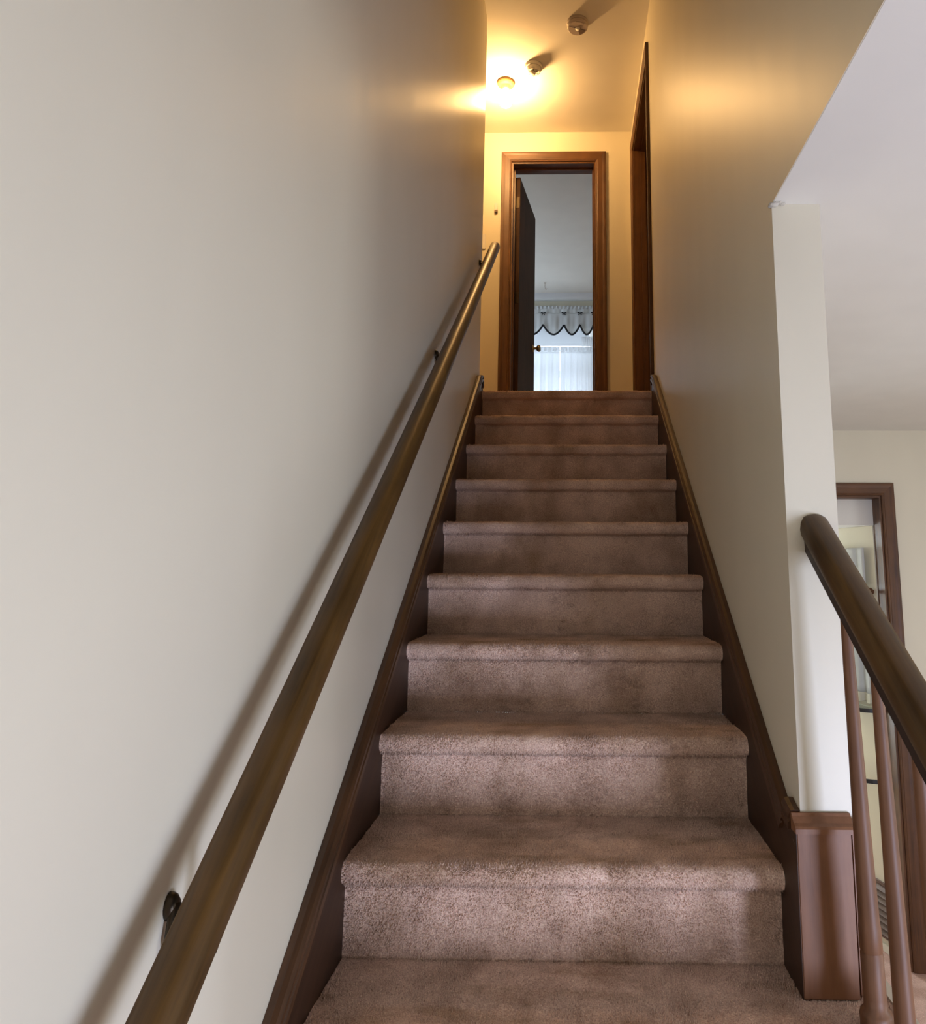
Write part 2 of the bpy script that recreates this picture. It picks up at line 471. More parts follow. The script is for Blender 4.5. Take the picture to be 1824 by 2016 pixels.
def prof_pts(h, t, full=True):
    """tread/riser outline of one step, local (y,z), riser foot at (0,0)."""
    p = []
    def seg(a, b, n):
        for i in range(n):
            f = i/n; p.append((a[0]+(b[0]-a[0])*f, a[1]+(b[1]-a[1])*f))
    seg((0, 0), (0, h-0.047), 16)
    seg((0, h-0.047), (-0.019, h-0.043), 3)
    n = 10
    cx, cz, rx, rz = -0.010, h-0.0235, 0.0215, 0.0225
    for i in range(n+1):
        a = math.radians(235 - i*(145/n))
        p.append((cx + rx*math.cos(a), cz + rz*math.sin(a)))
    e = p[-1]
    k = 26
    for i in range(1, k+1):
        f = i/k; p.append((e[0]+(t-e[0])*f, h))
    return p

def make_step(name, n0, h, y0, z0, x0, x1, tufts, t=T):
    P = prof_pts(h, t)
    nx = max(60, int((x1-x0)/0.009))
    ny = len(P)
    xs = np.linspace(x0, x1, nx+1)
    co = []
    for (py, pz) in P:
        for x in xs:
            v = Vector((x, y0+py, z0+pz))
            d = noise.noise(v*Vector((28, 28, 28)))*0.0022 + noise.noise(v*70)*0.0016 + noise.noise(v*7)*0.003*(1 if pz > h-0.06 else 0.4)
            edge = min(x-x0, x1-x)
            co.append((x, v.y - (d if pz < h-0.003 else 0), v.z + (d if pz > h-0.05 else 0)))
    faces = []
    for j in range(ny-1):
        for i in range(nx):
            a = j*(nx+1)+i
            faces.append((a, a+1, a+nx+2, a+nx+1))
    nb = len(co)
    # closed body underneath: back and bottom
    co += [(x0, y0+t, z0), (x1, y0+t, z0)]
    faces += [(nb, nb+1, (ny-1)*(nx+1)+nx, (ny-1)*(nx+1))]
    faces += [tuple([j*(nx+1) for j in range(ny)] + [nb])[::-1], tuple([j*(nx+1)+nx for j in range(ny)] + [nb+1])]
    faces += [(0, nb, nb+1, nx)]
    org = Vector(((x0+x1)/2, y0, z0))
    me = bpy.data.meshes.new(name)
    me.from_pydata([tuple(Vector(c)-org) for c in co], [], faces)
    for p in me.polygons: p.use_smooth = True
    o = link(name, me, 'carpet_stair', stairs, org - wloc(stairs))
    # cut pile
    if tufts:
        A = np.array(P)
        dl = np.linalg.norm(np.diff(A, axis=0), axis=1); cum = np.concatenate([[0], np.cumsum(dl)])
        s = rng.random(tufts)*cum[-1]
        idx = np.clip(np.searchsorted(cum, s)-1, 0, len(dl)-1)
        f = (s-cum[idx])/dl[idx]
        pos2 = A[idx] + (A[idx+1]-A[idx])*f[:, None]
        tan = (A[idx+1]-A[idx])/dl[idx][:, None]
        nor2 = np.stack([-tan[:, 1], tan[:, 0]], 1)
        X = x0 + 0.002 + rng.random(tufts)*(x1-x0-0.004)
        base = np.stack([X-org.x, pos2[:, 0]+y0-org.y, pos2[:, 1]+z0-org.z], 1)
        N = np.stack([np.zeros(tufts), nor2[:, 0], nor2[:, 1]], 1)
        # pile leans in clumps
        lean = rng.normal(0, 0.35, (tufts, 3))
        lean[:, 2] -= 0.25
        Lh = rng.uniform(0.0026, 0.0052, tufts)[:, None]
        tip = base + N*Lh + lean*Lh*0.9
        w = rng.uniform(0.0013, 0.0024, tufts)[:, None]
        t1 = np.stack([np.ones(tufts), np.zeros(tufts), np.zeros(tufts)], 1)
        t2 = np.stack([np.zeros(tufts), tan[:, 0], tan[:, 1]], 1)
        ph = rng.random(tufts)*2*PI
        vs = []
        b0 = base - N*0.0015
        for k in range(3):
            c, s_ = np.cos(ph+k*2*PI/3)[:, None], np.sin(ph+k*2*PI/3)[:, None]
            vs.append(b0 + (t1*c + t2*s_)*w)
        V = np.stack(vs+[tip], 1).reshape(-1, 3)
        ii = np.arange(tufts)*4
        F = np.concatenate([np.stack([ii, ii+1, ii+3], 1), np.stack([ii+1, ii+2, ii+3], 1), np.stack([ii+2, ii, ii+3], 1)])
        mt = bpy.data.meshes.new('carpet_pile')
        mt.vertices.add(len(V)); mt.vertices.foreach_set('co', V.astype(np.float32).ravel())
        mt.loops.add(len(F)*3); mt.loops.foreach_set('vertex_index', F.astype(np.int32).ravel())
        mt.polygons.add(len(F)); mt.polygons.foreach_set('loop_start', np.arange(0, len(F)*3, 3, dtype=np.int32))
        mt.update(calc_edges=True)
        po = link('carpet_pile', mt, 'carpet_pile', o, (0, 0, 0))
        po['kind'] = 'stuff'
    return o

for n in range(1, 9):
    make_step('carpeted_step', n, H, (n-1)*T, (n-1)*H, 0.0, W, {1: 52000, 2: 46000, 3: 36000, 4: 24000, 5: 18000, 6: 14000, 7: 12000, 8: 10000}[n])
make_step('carpeted_step', 9, H, 8*T, 8*H, 0.0, W, 9000, t=0.06)
HL = -ZF/6.0
make_step('carpeted_step', 0, HL, -T, -HL, 0.0, 1.045, 60000)
for k in range(1, 5):
    make_step('carpeted_step', -k, HL, -T*(k+1), -HL*(k+1), 0.0, 1.045, 0)
# bottom step just above the floor
make_step('carpeted_step', -5, HL-0.002, -T*6, ZF+0.002, 0.0, 1.045, 0)

# stringers: boards against the walls with a rounded, grooved cap
def stringer(x0, x1, ztop, ylo, yhi, zlow_pts, side):
    bm = bmesh.new()
    prism(bm, zlow_pts, 'x', x0, x1)
    o = bobj('stringer', bm, 'wood_stringer', stairs)
    return o
zl = lambda y: 0.322 + SL*y          # left cap line
zr = lambda y: 0.330 + SL*y          # right cap line
stringer(XL+0.001, 0.0, 0, 0, 0, [(-2.0, zl(-2.0)), (1.985, zl(1.985)), (YT-0.004, 1.745), (YT-0.004, 1.42), (-2.0, zl(-2.0)-0.55)], 'l')
stringer(W, XR-0.001, 0, 0, 0, [(-0.058, zr(-0.058)), (1.962, zr(1.962)), (2.045, 1.748), (2.045, 1.42), (0.0, -0.01), (-0.118, -0.0), (-0.118, 0.300)], 'r')

def cap(x0, x1, path, mat, name='stringer_cap', parent=None):
    """rounded cap strip with a groove, following a (y,z) path."""
    prof = [(0.0, -0.034), (0.0, -0.020), (0.15, -0.017), (0.15, -0.013), (0.0, -0.010), (0.03, -0.003), (0.22, 0.003), (0.55, 0.005), (1.0, 0.004), (1.0, -0.034)]
    secs = []
    for i, (y, z) in enumerate(path):
        d = Vector((path[min(i+1, len(path)-1)][0]-path[max(i-1, 0)][0], path[min(i+1, len(path)-1)][1]-path[max(i-1, 0)][1]))
        d.normalize(); nrm = Vector((-d.y, d.x))
        if nrm.y < 0: nrm = -nrm
        secs.append([(x0 + (x1-x0)*a, y + nrm.x*b, z + nrm.y*b) for a, b in prof])
    bm = bmesh.new(); sweep(bm, secs)
    return bobj(name, bm, mat, parent if parent is not None else stairs)
cap(0.008, XL+0.0005, [(-2.0, zl(-2.0)), (1.97, zl(1.97)), (2.045, zl(2.045)-0.03), (YT-0.004, 1.735)], 'wood_cap')
cap(W-0.008, XR-0.0005, [(-0.050, zr(-0.050)), (1.955, zr(1.955)), (2.03, zr(2.03)-0.03), (2.05, 1.745)], 'wood_cap')
cap(W-0.006, XR-0.0005, [(-0.094, 0.316), (-0.075, 0.320), (-0.052, 0.328)], 'wood_cap')
# painted outer skirt of the open lower steps
bm = bmesh.new()
prism(bm, [(-0.02, 0.004), (-T-0.03, 0.004), (-T*6-0.03, ZF+HL), (-T*6-0.03, ZF+0.001), (-0.02, ZF+0.001)], 'x', 1.046, 1.066)
bobj('skirt_board', bm, 'cream_trim', stairs)

# wooden casing round the foot of the wall end
post = tag(empty('trim_1', (0.95, -0.11, 0.0)), 'brown wooden panel with moulded top wrapping the foot of the wall end', 'wood panel', kind='structure')
bm = bmesh.new(); box(bm, 0.889, 0.991, -0.120, YP-0.001, 0.003, 0.296); bevel_all(bm, 0.0015)
bobj('front_board', bm, 'wood_panel', post)
bm = bmesh.new(); prism(bm, [(-0.1245, 0.2865), (-0.1245, 0.295), (-0.1215, 0.299), (-0.1130, 0.303), (-0.103, 0.312), (-0.101, 0.317), (YP-0.001, 0.317), (YP-0.001, 0.2865)], 'x', 0.886, 0.998)
bobj('moulded_cap', bm, 'wood_panel', post)
bm = bmesh.new(); box(bm, 0.9975, 1.0095, -0.108, YP-0.001, 0.003, 0.306); box(bm, 1.0101, 1.022, -0.110, 0.25, 0.003, 0.306)
bobj('side_board', bm, 'wood_panel', post)

# ------------------------------------------------------------------ left handrail
RX = 0.05; RZ0 = 0.9345; RS = 0.765; RR = 0.0268
ra = math.atan(RS)
hr = tag(empty('handrail', (XL, 0.3, RZ0+RS*0.3)), 'long dark wooden handrail on metal brackets along the left wall', 'handrail')
def railpt(y): return Vector((RX, y, RZ0 + RS*y))
y0r, y1r = -1.25, 2.085
L = (railpt(y1r)-railpt(y0r)).length
bm = bmesh.new()
secs = []
stations = [(0, 0.6), (0.004, 0.85), (0.012, 1.0)] + [(0.012+(L-0.024)*i/60, 1.0) for i in range(1, 60)] + [(L-0.012, 1.0), (L-0.004, 0.85), (L, 0.6)]
for (s, k) in stations:
    ring = []
    sag = -0.002*math.sin(PI*min(max((s-0.2)/L, 0), 1))
    for i in range(32):
        a = 2*PI*i/32
        cx, cz = math.cos(a), math.sin(a)
        # rounded with slightly flattened flanks and underside
        e = 0.88
        px = RR*k*math.copysign(abs(cx)**e, cx); pz = RR*k*1.03*math.copysign(abs(cz)**e, cz)
        ring.append((px, s, pz+sag))
    secs.append(ring)
sweep(bm, secs)
bmesh.ops.recalc_face_normals(bm, faces=bm.faces)
me = bpy.data.meshes.new('rail'); bm.to_mesh(me); bm.free()
for p in me.polygons: p.use_smooth = True
rail = link('rail', me, 'wood_rail', hr, railpt(y0r)-wloc(hr)); rail.rotation_euler = (ra, 0, 0)

def bracket(y):
    p = railpt(y)
    zb = p.z - 0.064
    y = y - 0.008
    bm = bmesh.new()
    Mx = Matrix.Translation((XL, y, zb)) @ Matrix.Rotation(PI/2, 4, 'Y')
    lathe(bm, [(0.016, 0.0005), (0.016, 0.003), (0.014, 0.008), (0.009, 0.012), (0.0, 0.013)], 20, Mx)
    for v in bm.verts:
        v.co.z = zb + (v.co.z-zb)*1.0
        v.co.y = y + (v.co.y-y)*0.75
    pl = bobj('bracket', bm, 'bronze', hr, smooth=True)
    bm = bmesh.new()
    path = [(XL+0.008, y, zb+0.004), (XL+0.010, y-0.006, zb-0.014), (XL+0.010, y-0.011, zb-0.034), (XL+0.016, y-0.013, zb-0.054), (XL+0.034, y-0.010, zb-0.060),
            (RX-0.012, y-0.002, zb-0.046), (RX-0.002, y, zb-0.010), (RX, y, p.z-RR*1.25+0.002)]
    tube(bm, path, [0.007, 0.0065, 0.006, 0.006, 0.006, 0.006, 0.0065, 0.008], 10)
    bobj('bracket_arm', bm, 'bronze', pl, smooth=True)
    bm = bmesh.new()
    dv = Vector((0, math.cos(ra), math.sin(ra)))
    c = Vector((RX, y, p.z-RR*1.28-0.0015))
    q = [c + dv*a + Vector((b, 0, 0)) for a, b in ((-0.028, -0.009), (-0.028, 0.009), (0.028, 0.009), (0.028, -0.009))]
    up = Vector((0, -math.sin(ra), math.cos(ra)))*0.003
    vs = [bm.verts.new(v) for v in q] + [bm.verts.new(v+up) for v in q]
    for f in ((0, 1, 2, 3), (7, 6, 5, 4), (0, 4, 5, 1), (1, 5, 6, 2), (2, 6, 7, 3), (3, 7, 4, 0)): bm.faces.new([vs[i] for i in f])
    bobj('bracket_saddle', bm, 'bronze', pl)
for y in (-0.645, 0.865, 1.98): bracket(y)

# ------------------------------------------------------------------ right balustrade
BX = 0.981
bal = tag(empty('stair_balustrade', (0.965, -0.3, -HL)), 'stained wooden handrail with tapered round balusters at the open right side', 'balustrade')
rc = 0.7265
def rtop(y): return 0.893 + rc*(y+0.10)
a2 = math.atan(rc)
prof = [(-0.0235, -0.044), (-0.0285, -0.041), (-0.0300, -0.032), (-0.0285, -0.020), (-0.0225, -0.008), (-0.012, -0.002), (0, 0),
        (0.012, -0.002), (0.0225, -0.008), (0.0285, -0.020), (0.0300, -0.032), (0.0285, -0.041), (0.0235, -0.044)]
fprof = [(-0.0222, -0.070), (-0.0228, -0.0445), (0.0228, -0.0445), (0.0222, -0.070)]
fprof = [(a, b*0.95) for a, b in fprof]
prof = [(a, b*0.95) for a, b in prof]
XC = 0.962
RL = 1.06
Lr = RL/math.cos(a2)
bm = bmesh.new(); secs = []
for s, k in [(0, 1), (Lr-0.02, 1), (Lr-0.008, 0.985), (Lr-0.002, 0.95), (Lr, 0.9)]:
    secs.append([(p[0]*k, s, -0.030+(p[1]+0.030)*k) for p in prof])
sweep(bm, secs); bmesh.ops.recalc_face_normals(bm, faces=bm.faces)
me = bpy.data.meshes.new('rail'); bm.to_mesh(me); bm.free()
for p in me.polygons: p.use_smooth = True
yend = YP - 0.004 - 0.0
start = Vector((XC, yend-RL, rtop(yend-RL)))
rr_ = link('rail', me, 'wood_rail', bal, start - wloc(bal)); rr_.rotation_euler = (a2, 0, 0)
me.set_sharp_from_angle(angle=math.radians(40))
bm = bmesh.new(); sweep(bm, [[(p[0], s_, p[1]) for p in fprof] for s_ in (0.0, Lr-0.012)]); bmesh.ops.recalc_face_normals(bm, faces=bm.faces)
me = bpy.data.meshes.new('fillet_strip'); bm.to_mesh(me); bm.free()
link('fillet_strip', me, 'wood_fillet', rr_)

def baluster(y, zb):
    zt = rtop(y) - 0.078
    hgt = zt - zb
    bm = bmesh.new()
    pr = [(0.0, 0.0), (0.027, 0.0), (0.027, 0.022), (0.0255, 0.027), (0.0195, 0.032), (0.0190, 0.05), (0.0190, 0.118), (0.0178, 0.120), (0.0178, 0.122), (0.0190, 0.124),
          (0.0188, 0.160), (0.0180, 0.165), (0.0180, 0.168), (0.0175, 0.172)]
    for f in (0.35, 0.5, 0.7, 0.85, 1.0):
        pr.append((0.0172 - 0.0085*max(0, (f-0.2)/0.8), hgt*f if hgt*f > 0.2 else 0.2))
    pr.append((0.0, hgt))
    tilt = Matrix.Translation((BX+0.006, y, zb+0.0005)) @ Matrix.Rotation(math.radians(-1.1), 4, 'Y')
    lathe(bm, pr, 20, tilt)
    o = bobj('baluster', bm, 'wood_baluster', bal, origin=(BX, y, zb), smooth=True)
    o.data.set_sharp_from_angle(angle=math.radians(50))
baluster(-0.200, 0.003)
baluster(-0.326, -HL+0.003)
baluster(-0.452, -HL+0.003)
# newel post at the lower end of the rail
bm = bmesh.new()
zn = -4*HL + 0.003; zt_ = rtop(-1.12) + 0.06
box(bm, 0.945, 1.015, -1.155, -1.085, zn, zn+0.30)
lathe(bm, [(0.030, zn+0.30), (0.032, zn+0.33), (0.024, zn+0.36), (0.028, zn+0.50), (0.022, zt_-0.14), (0.033, zt_-0.11)], 20, Matrix.Translation((0.98, -1.12, 0)))
box(bm, 0.945, 1.015, -1.155, -1.085, zt_-0.11, zt_)
lathe(bm, [(0.030, zt_), (0.036, zt_+0.02), (0.026, zt_+0.045), (0.0, zt_+0.052)], 20, Matrix.Translation((0.98, -1.12, 0)))
bobj('newel_post', bm, 'wood_baluster', bal)

# ------------------------------------------------------------------ door casings, doors
def casing_profile_box(bm, a0, a1, t0, t1):
    pass

def casing(name, label, plane_axis, pos, b0, b1, z0, z1, w, sign, depth=0.018, jamb=None, cat='door frame', stops=True):
    """casing round an opening b0..b1, floor z0, head z1. plane_axis 'y': lies on plane y=pos, proud towards sign."""
    root = tag(empty(name, (((b0+b1)/2, pos, z0) if plane_axis == 'y' else (pos, (b0+b1)/2, z0))), label, cat, kind='structure')
    # moulded outline across the width: (u from inner edge 0..w, proud)
    pf = [(0.0, 0.0), (0.0, 0.008), (0.006, 0.012), (0.010, 0.0115), (0.014, 0.014), (w*0.62, 0.015), (w*0.80, depth), (w-0.003, depth), (w, depth-0.003), (w, 0.0)]
    def P(b, z, d):
        return (b, pos+sign*d, z) if plane_axis == 'y' else (pos+sign*d, b, z)
    for side, bb, s in (('l', b0, -1), ('r', b1, 1)):
        bm = bmesh.new()
        sweep(bm, [[P(bb+s*u, z0+0.001, d+0.0008) for u, d in pf], [P(bb+s*u, z1+u, d+0.0008) for u, d in pf]])
        bobj('side_casing', bm, 'wood_casing_v', root)
    bm = bmesh.new()
    sweep(bm, [[P(b0-u, z1+u, d+0.0008) for u, d in pf], [P(b1+u, z1+u, d+0.0008) for u, d in pf]])
    bobj('head_casing', bm, 'wood_casing_h' if plane_axis == 'y' else 'wood_casing_y', root)
    # jambs lining the opening, with stop beads
    if jamb:
        j0, j1 = jamb
        st = 0.016; jm = (j0+j1)/2 + 0.012*(-sign)
        lo, hi = min(j0, j1), max(j0, j1)
        def bx(bm, p0, p1, d0, d1, zz0, zz1):
            if plane_axis == 'y': box(bm, p0, p1, d0, d1, zz0, zz1)
            else: box(bm, d0, d1, p0, p1, zz0, zz1)
        for bb, s in ((b0, 1), (b1, -1)):
            bm = bmesh.new(); p0, p1 = sorted((bb+s*0.0004, bb+s*0.012)); bx(bm, p0, p1, lo, hi, z0+0.001, z1-0.0004)
            o = bobj('jamb', bm, 'wood_casing_v', root)
            if not stops: continue
            bm = bmesh.new(); p0, p1 = sorted((bb+s*0.0122, bb+s*0.022)); bx(bm, p0, p1, jm-st, jm+st, z0+0.001, z1-0.0124)
            bobj('stop_bead', bm, 'wood_casing_v', o)
        bm = bmesh.new(); bx(bm, b0+0.0122, b1-0.0122, lo, hi, z1-0.012, z1-0.0004)
        o = bobj('head_jamb', bm, 'wood_casing_h' if plane_axis == 'y' else 'wood_casing_y', root)
        if not stops: return root
        bm = bmesh.new(); bx(bm, b0+0.0222, b1-0.0222, jm-st, jm+st, z1-0.022, z1-0.0122)
        bobj('stop_bead', bm, 'wood_casing_h' if plane_axis == 'y' else 'wood_casing_y', o)
    return root

casing('trim_2', 'reddish brown wooden frame of the bedroom doorway at the stair head', 'y', YB, BX0, BX1, ZU, BZ, 0.074, -1, jamb=(YB-0.002, YB+0.140))
casing('trim_3', 'dark wooden frame of the hall side doorway, seen edge-on at right', 'x', XR, HD0, HD1, ZU, HDZ, 0.062, -1, jamb=(XR-0.002, XR2+0.002))
casing('trim_4', 'brown wooden frame of the lower room doorway behind the balusters', 'y', YD, DX0, DX1, ZF, DZ, 0.070, -1, jamb=(YD-0.002, YD+0.092), stops=False)

# bedroom door, swung into the room
dr = tag(empty('door_1', (0.057, YB+0.142, ZU+0.012)), 'dark brown flush wooden bedroom door standing open', 'door', kind='structure')
th, dw, dh = 0.035, 0.640, 1.940
bm = bmesh.new(); box(bm, 0.0, th, 0.004, dw, 0.0, dh); bevel_all(bm, 0.0015)
def dchild(name, bm, mat, parent=None, smooth=False, loc=None):
    bmesh.ops.recalc_face_normals(bm, faces=bm.faces)
    me = bpy.data.meshes.new(name); bm.to_mesh(me); bm.free()
    if smooth:
        for p in me.polygons: p.use_smooth = True
    return link(name, me, mat, parent or dr, loc or (0, 0, 0))
leaf = dchild('leaf', bm, 'wood_door')
for sgn in (1, -1):
    Mk = Matrix.Translation((th if sgn > 0 else 0, dw-0.062, 0.80)) @ Matrix.Rotation(sgn*PI/2, 4, 'Y')
    bm = bmesh.new(); lathe(bm, [(0.030, 0.0), (0.030, 0.004), (0.024, 0.008), (0.010, 0.010), (0.009, 0.026), (0.018, 0.032), (0.0265, 0.042), (0.0275, 0.052), (0.022, 0.061), (0.0, 0.064)], 24, Mk)
    dchild('knob', bm, 'brass', leaf, True)
bm = bmesh.new(); box(bm, 0.004, th-0.004, dw+0.0003, dw+0.0018, 0.77, 0.83); dchild('latch_plate', bm, 'brass', leaf)
for z in (0.23, 1.0, 1.74):
    bm = bmesh.new(); lathe(bm, [(0.0, -0.05), (0.005, -0.048), (0.007, -0.044), (0.007, 0.044), (0.005, 0.048), (0.0, 0.05)], 12, Matrix.Translation((-0.007, 0.0, z)))
    box(bm, 0.0004, th-0.004, 0.002, 0.0038, z-0.043, z+0.043)
    dchild('hinge', bm, 'bronze', None, False)
dr.rotation_euler = (0, 0, math.radians(-7.4))

# ------------------------------------------------------------------ bedroom window, curtains
wn = tag(empty('window_1', ((WX0+WX1)/2, YW+0.07, WZ0)), 'bright bedroom window behind white curtains', 'window', kind='structure')
def frame_boxes(x0, x1, z0, z1, y0, y1, w):
    return [(x0, x0+w, y0, y1, z0, z1), (x1-w, x1, y0, y1, z0, z1), (x0+w, x1-w, y0, y1, z0, z0+w), (x0+w, x1-w, y0, y1, z1-w, z1)]
for (z0, z1, yy, nm) in ((WZ0+0.001, 3.04, YW+0.055, 'lower_sash'), (3.04, WZ1-0.001, YW+0.085, 'upper_sash')):
    bm = bmesh.new()
    for b in frame_boxes(WX0+0.001, WX1-0.001, z0, z1, yy, yy+0.028, 0.045): box(bm, *b)
    sash = bobj(nm, bm, 'white_trim', wn)
    bm = bmesh.new(); box(bm, WX0+0.047, WX1-0.047, yy+0.012, yy+0.015, z0+0.046, z1-0.046)
    bobj('pane', bm, 'window_glass', sash)
bm = bmesh.new()
for b in ((WX0-0.07, WX0+0.0, YW-0.018, YW-0.0005, WZ0-0.05, WZ1+0.06), (WX1, WX1+0.05, YW-0.018, YW-0.0005, WZ0-0.05, WZ1+0.06), (WX0, WX1, YW-0.018, YW-0.0005, WZ1, WZ1+0.06)): box(bm, *b)
bobj('window_casing', bm, 'white_trim', wn)
bm = bmesh.new(); box(bm, WX0-0.07, WX1+0.05, YW-0.05, YW-0.0005, WZ0-0.03, WZ0); bobj('window_sill', bm, 'white_trim', wn)
# roller shade part way down
bm = bmesh.new(); box(bm, WX0+0.05, WX1-0.05, YW+0.030, YW+0.0315, 3.385, WZ1-0.01)
sh = bobj('roller_shade', bm, 'shade_white'); tag(sh, 'white roller shade drawn part way down behind the valance', 'shade')
bm = bmesh.new(); box(bm, WX0+0.05, WX1-0.05, YW+0.026, YW+0.036, 3.365, 3.3845); bobj('hem_bar', bm, 'shade_white', sh)

def hanging(name, x0, x1, ztop, zbot, yb, amp, folds, mat, ph=0.0, bot=None, th=0.0015, nz=28, nx=140, parent=None, ruffle=0.0, gather=None):
    """a gathered cloth panel with soft folds; bot(x) may give a shaped lower edge."""
    bm = bmesh.new(); grid = []
    for j in range(nz+1):
        f = j/nz
        row = []
        for i in range(nx+1):
            u = i/nx; x = x0+(x1-x0)*u
            zb = bot(x) if bot else zbot
            z = ztop + (zb-ztop)*f
            a = amp*(0.35+0.65*min(1, f*2.5)) if not ruffle else amp
            y = yb + a*math.sin(2*PI*folds*u+ph+0.8*math.sin(5*u+2*f)) + 0.4*a*math.sin(2*PI*folds*2.3*u+1.3*ph+f)
            row.append(bm.verts.new((x, y, z)))
        grid.append(row)
    for j in range(nz):
        for i in range(nx):
            bm.faces.new((grid[j][i], grid[j][i+1], grid[j+1][i+1], grid[j+1][i]))
    o = bobj(name, bm, mat, parent, smooth=True)
    md = o.modifiers.new('thickness', 'SOLIDIFY'); md.thickness = th
    return o
# rods
def rod(x0, x1, y, z, label):
    r_ = tag(empty('curtain_rod', ((x0+x1)/2, YW, z)), label, 'curtain rod')
    bm = bmesh.new(); tube(bm, [(x0, YW-0.0005, z), (x0, y+0.01, z), (x0+0.01, y, z), (x1-0.012, y, z), (x1, y+0.012, z), (x1, YW-0.0005, z)], 0.006, 8)
    bobj('rod', bm, 'white_trim', r_, smooth=True)
    return r_
rod(WX0-0.02, 0.765, YW-0.075, 3.785, 'white rod holding the ribbon-trimmed valance')
rod(WX0-0.02, 0.760, YW-0.052, 3.285, 'white rod holding the cafe curtains across the window')
# tiered valance with black ribbon edge and bows: scallop points
pts = [-0.36, -0.10, 0.155, 0.395, 0.580, 0.735]
def scal(x, top, drop):
    for a, b in zip(pts[:-1], pts[1:]):
        if a <= x <= b:
            f = (x-a)/(b-a)
            return top - drop*(math.sin(PI*f)**0.8)
    return top
va = tag(empty('valance', (0.15, YW-0.075, 3.45)), 'white swagged valance with black ribbon edge and small black bows', 'valance')
hanging('cloth', -0.55, 0.755, 3.805, 3.5, YW-0.085, 0.006, 12, 'valance_white', bot=lambda x: scal(x, 3.58, 0.05), parent=va)
hanging('header_ruffle', -0.55, 0.755, 3.812, 3.772, YW-0.087, 0.006, 30, 'valance_white', nz=4, parent=va, ruffle=1)
hanging('swag', -0.55, 0.760, 3.715, 3.5, YW-0.098, 0.005, 9, 'valance_white', ph=1.0, bot=lambda x: scal(x, 3.585, 0.125), parent=va)
# ribbon along the swag edge
path = []
for i in range(161):
    x = -0.55 + (0.758+0.55)*i/160
    path.append((x, YW-0.106, scal(x, 3.583, 0.125)))
bm = bmesh.new(); tube(bm, path, 0.011, 6); bobj('ribbon', bm, 'ribbon_black', va)
for px in pts:
    bm = bmesh.new()
    for sg in (-1, 1):
        a = math.radians(12*sg+8)
        Mb = Matrix.Translation((px+sg*0.014, YW-0.110, 3.720)) @ Matrix.Rotation(sg*PI/2+a*0.5, 4, 'Y')
        lathe(bm, [(0.002, -0.012), (0.009, 0.0), (0.011, 0.008), (0.003, 0.016)], 8, Mb)
        tube(bm, [(px, YW-0.110, 3.718), (px+sg*0.012, YW-0.111, 3.700), (px+sg*0.018, YW-0.110, 3.688)], 0.004, 6)
    bobj('bow', bm, 'ribbon_black', va)
    # puckered fold lines running down from each bow
# side drop of the valance at the right
for (x0, x1, ph, lab) in ((-0.56, 0.345, 0.3, 'left white sheer cafe curtain beside the door knob'), (0.352, 0.765, 2.1, 'right white sheer cafe curtain next to the door frame')):
    c = hanging('cafe_curtain', x0, x1, 3.262, 2.30, YW-0.078, 0.010, 9 if x1 < 0.5 else 5, 'sheer_white', ph=ph)
    tag(c, lab, 'curtain', 'cafe curtains on the bedroom window')
    hanging('header_ruffle', x0, x1, 3.318, 3.262, YW-0.074, 0.007, 16 if x1 < 0.5 else 9, 'sheer_white', ph=ph, nz=4, parent=c, ruffle=1)
sd = hanging('curtain', 0.60, 0.762, 3.44, 3.325, YW-0.076, 0.006, 3, 'sheer_white', ph=0.4)
tag(sd, 'short white side curtain hanging below the valance', 'curtain')
# ceiling hook
bm = bmesh.new()
hk = Vector((0.184, 5.90, ZC))
lathe(bm, [(0.012, -0.0008), (0.012, -0.004), (0.004, -0.010), (0.0, -0.011)], 12, Matrix.Translation(hk))
tube(bm, [hk+Vector((0, 0, -0.008)), hk+Vector((0, 0, -0.05)), hk+Vector((0.004, 0, -0.07)), hk+Vector((0.016, 0, -0.078)), hk+Vector((0.024, 0, -0.066))], 0.0028, 6)
tag(bobj('ceiling_hook', bm, 'plastic_tan'), 'small metal hook in the bedroom ceiling near the window', 'hook')

# ------------------------------------------------------------------ hall fixtures
LX, LY = 0.040, 2.625
lp = tag(empty('ceiling_lamp', (LX, LY, ZC)), 'lit round bulb in a porcelain holder on the upper hall ceiling', 'lamp')
Mz = Matrix.Translation((LX, LY, ZC))
bm = bmesh.new(); lathe(bm, [(0.058, -0.0008), (0.058, -0.010), (0.054, -0.018), (0.040, -0.026), (0.026, -0.034), (0.024, -0.050), (0.0, -0.050)], 32, Mz)
bobj('lamp_holder', bm, 'porcelain', lp, smooth=True)
bm = bmesh.new(); pr = [(0.0, -0.178)]
for i in range(1, 15):
    a = -PI/2 + (PI*0.86)*i/14
    pr.append((0.043*math.cos(a), -0.135+0.043*math.sin(a)))
pr += [(0.015, -0.080), (0.014, -0.0505)]
lathe(bm, pr, 28, Mz); bobj('bulb', bm, 'bulb_glow', lp, smooth=True)

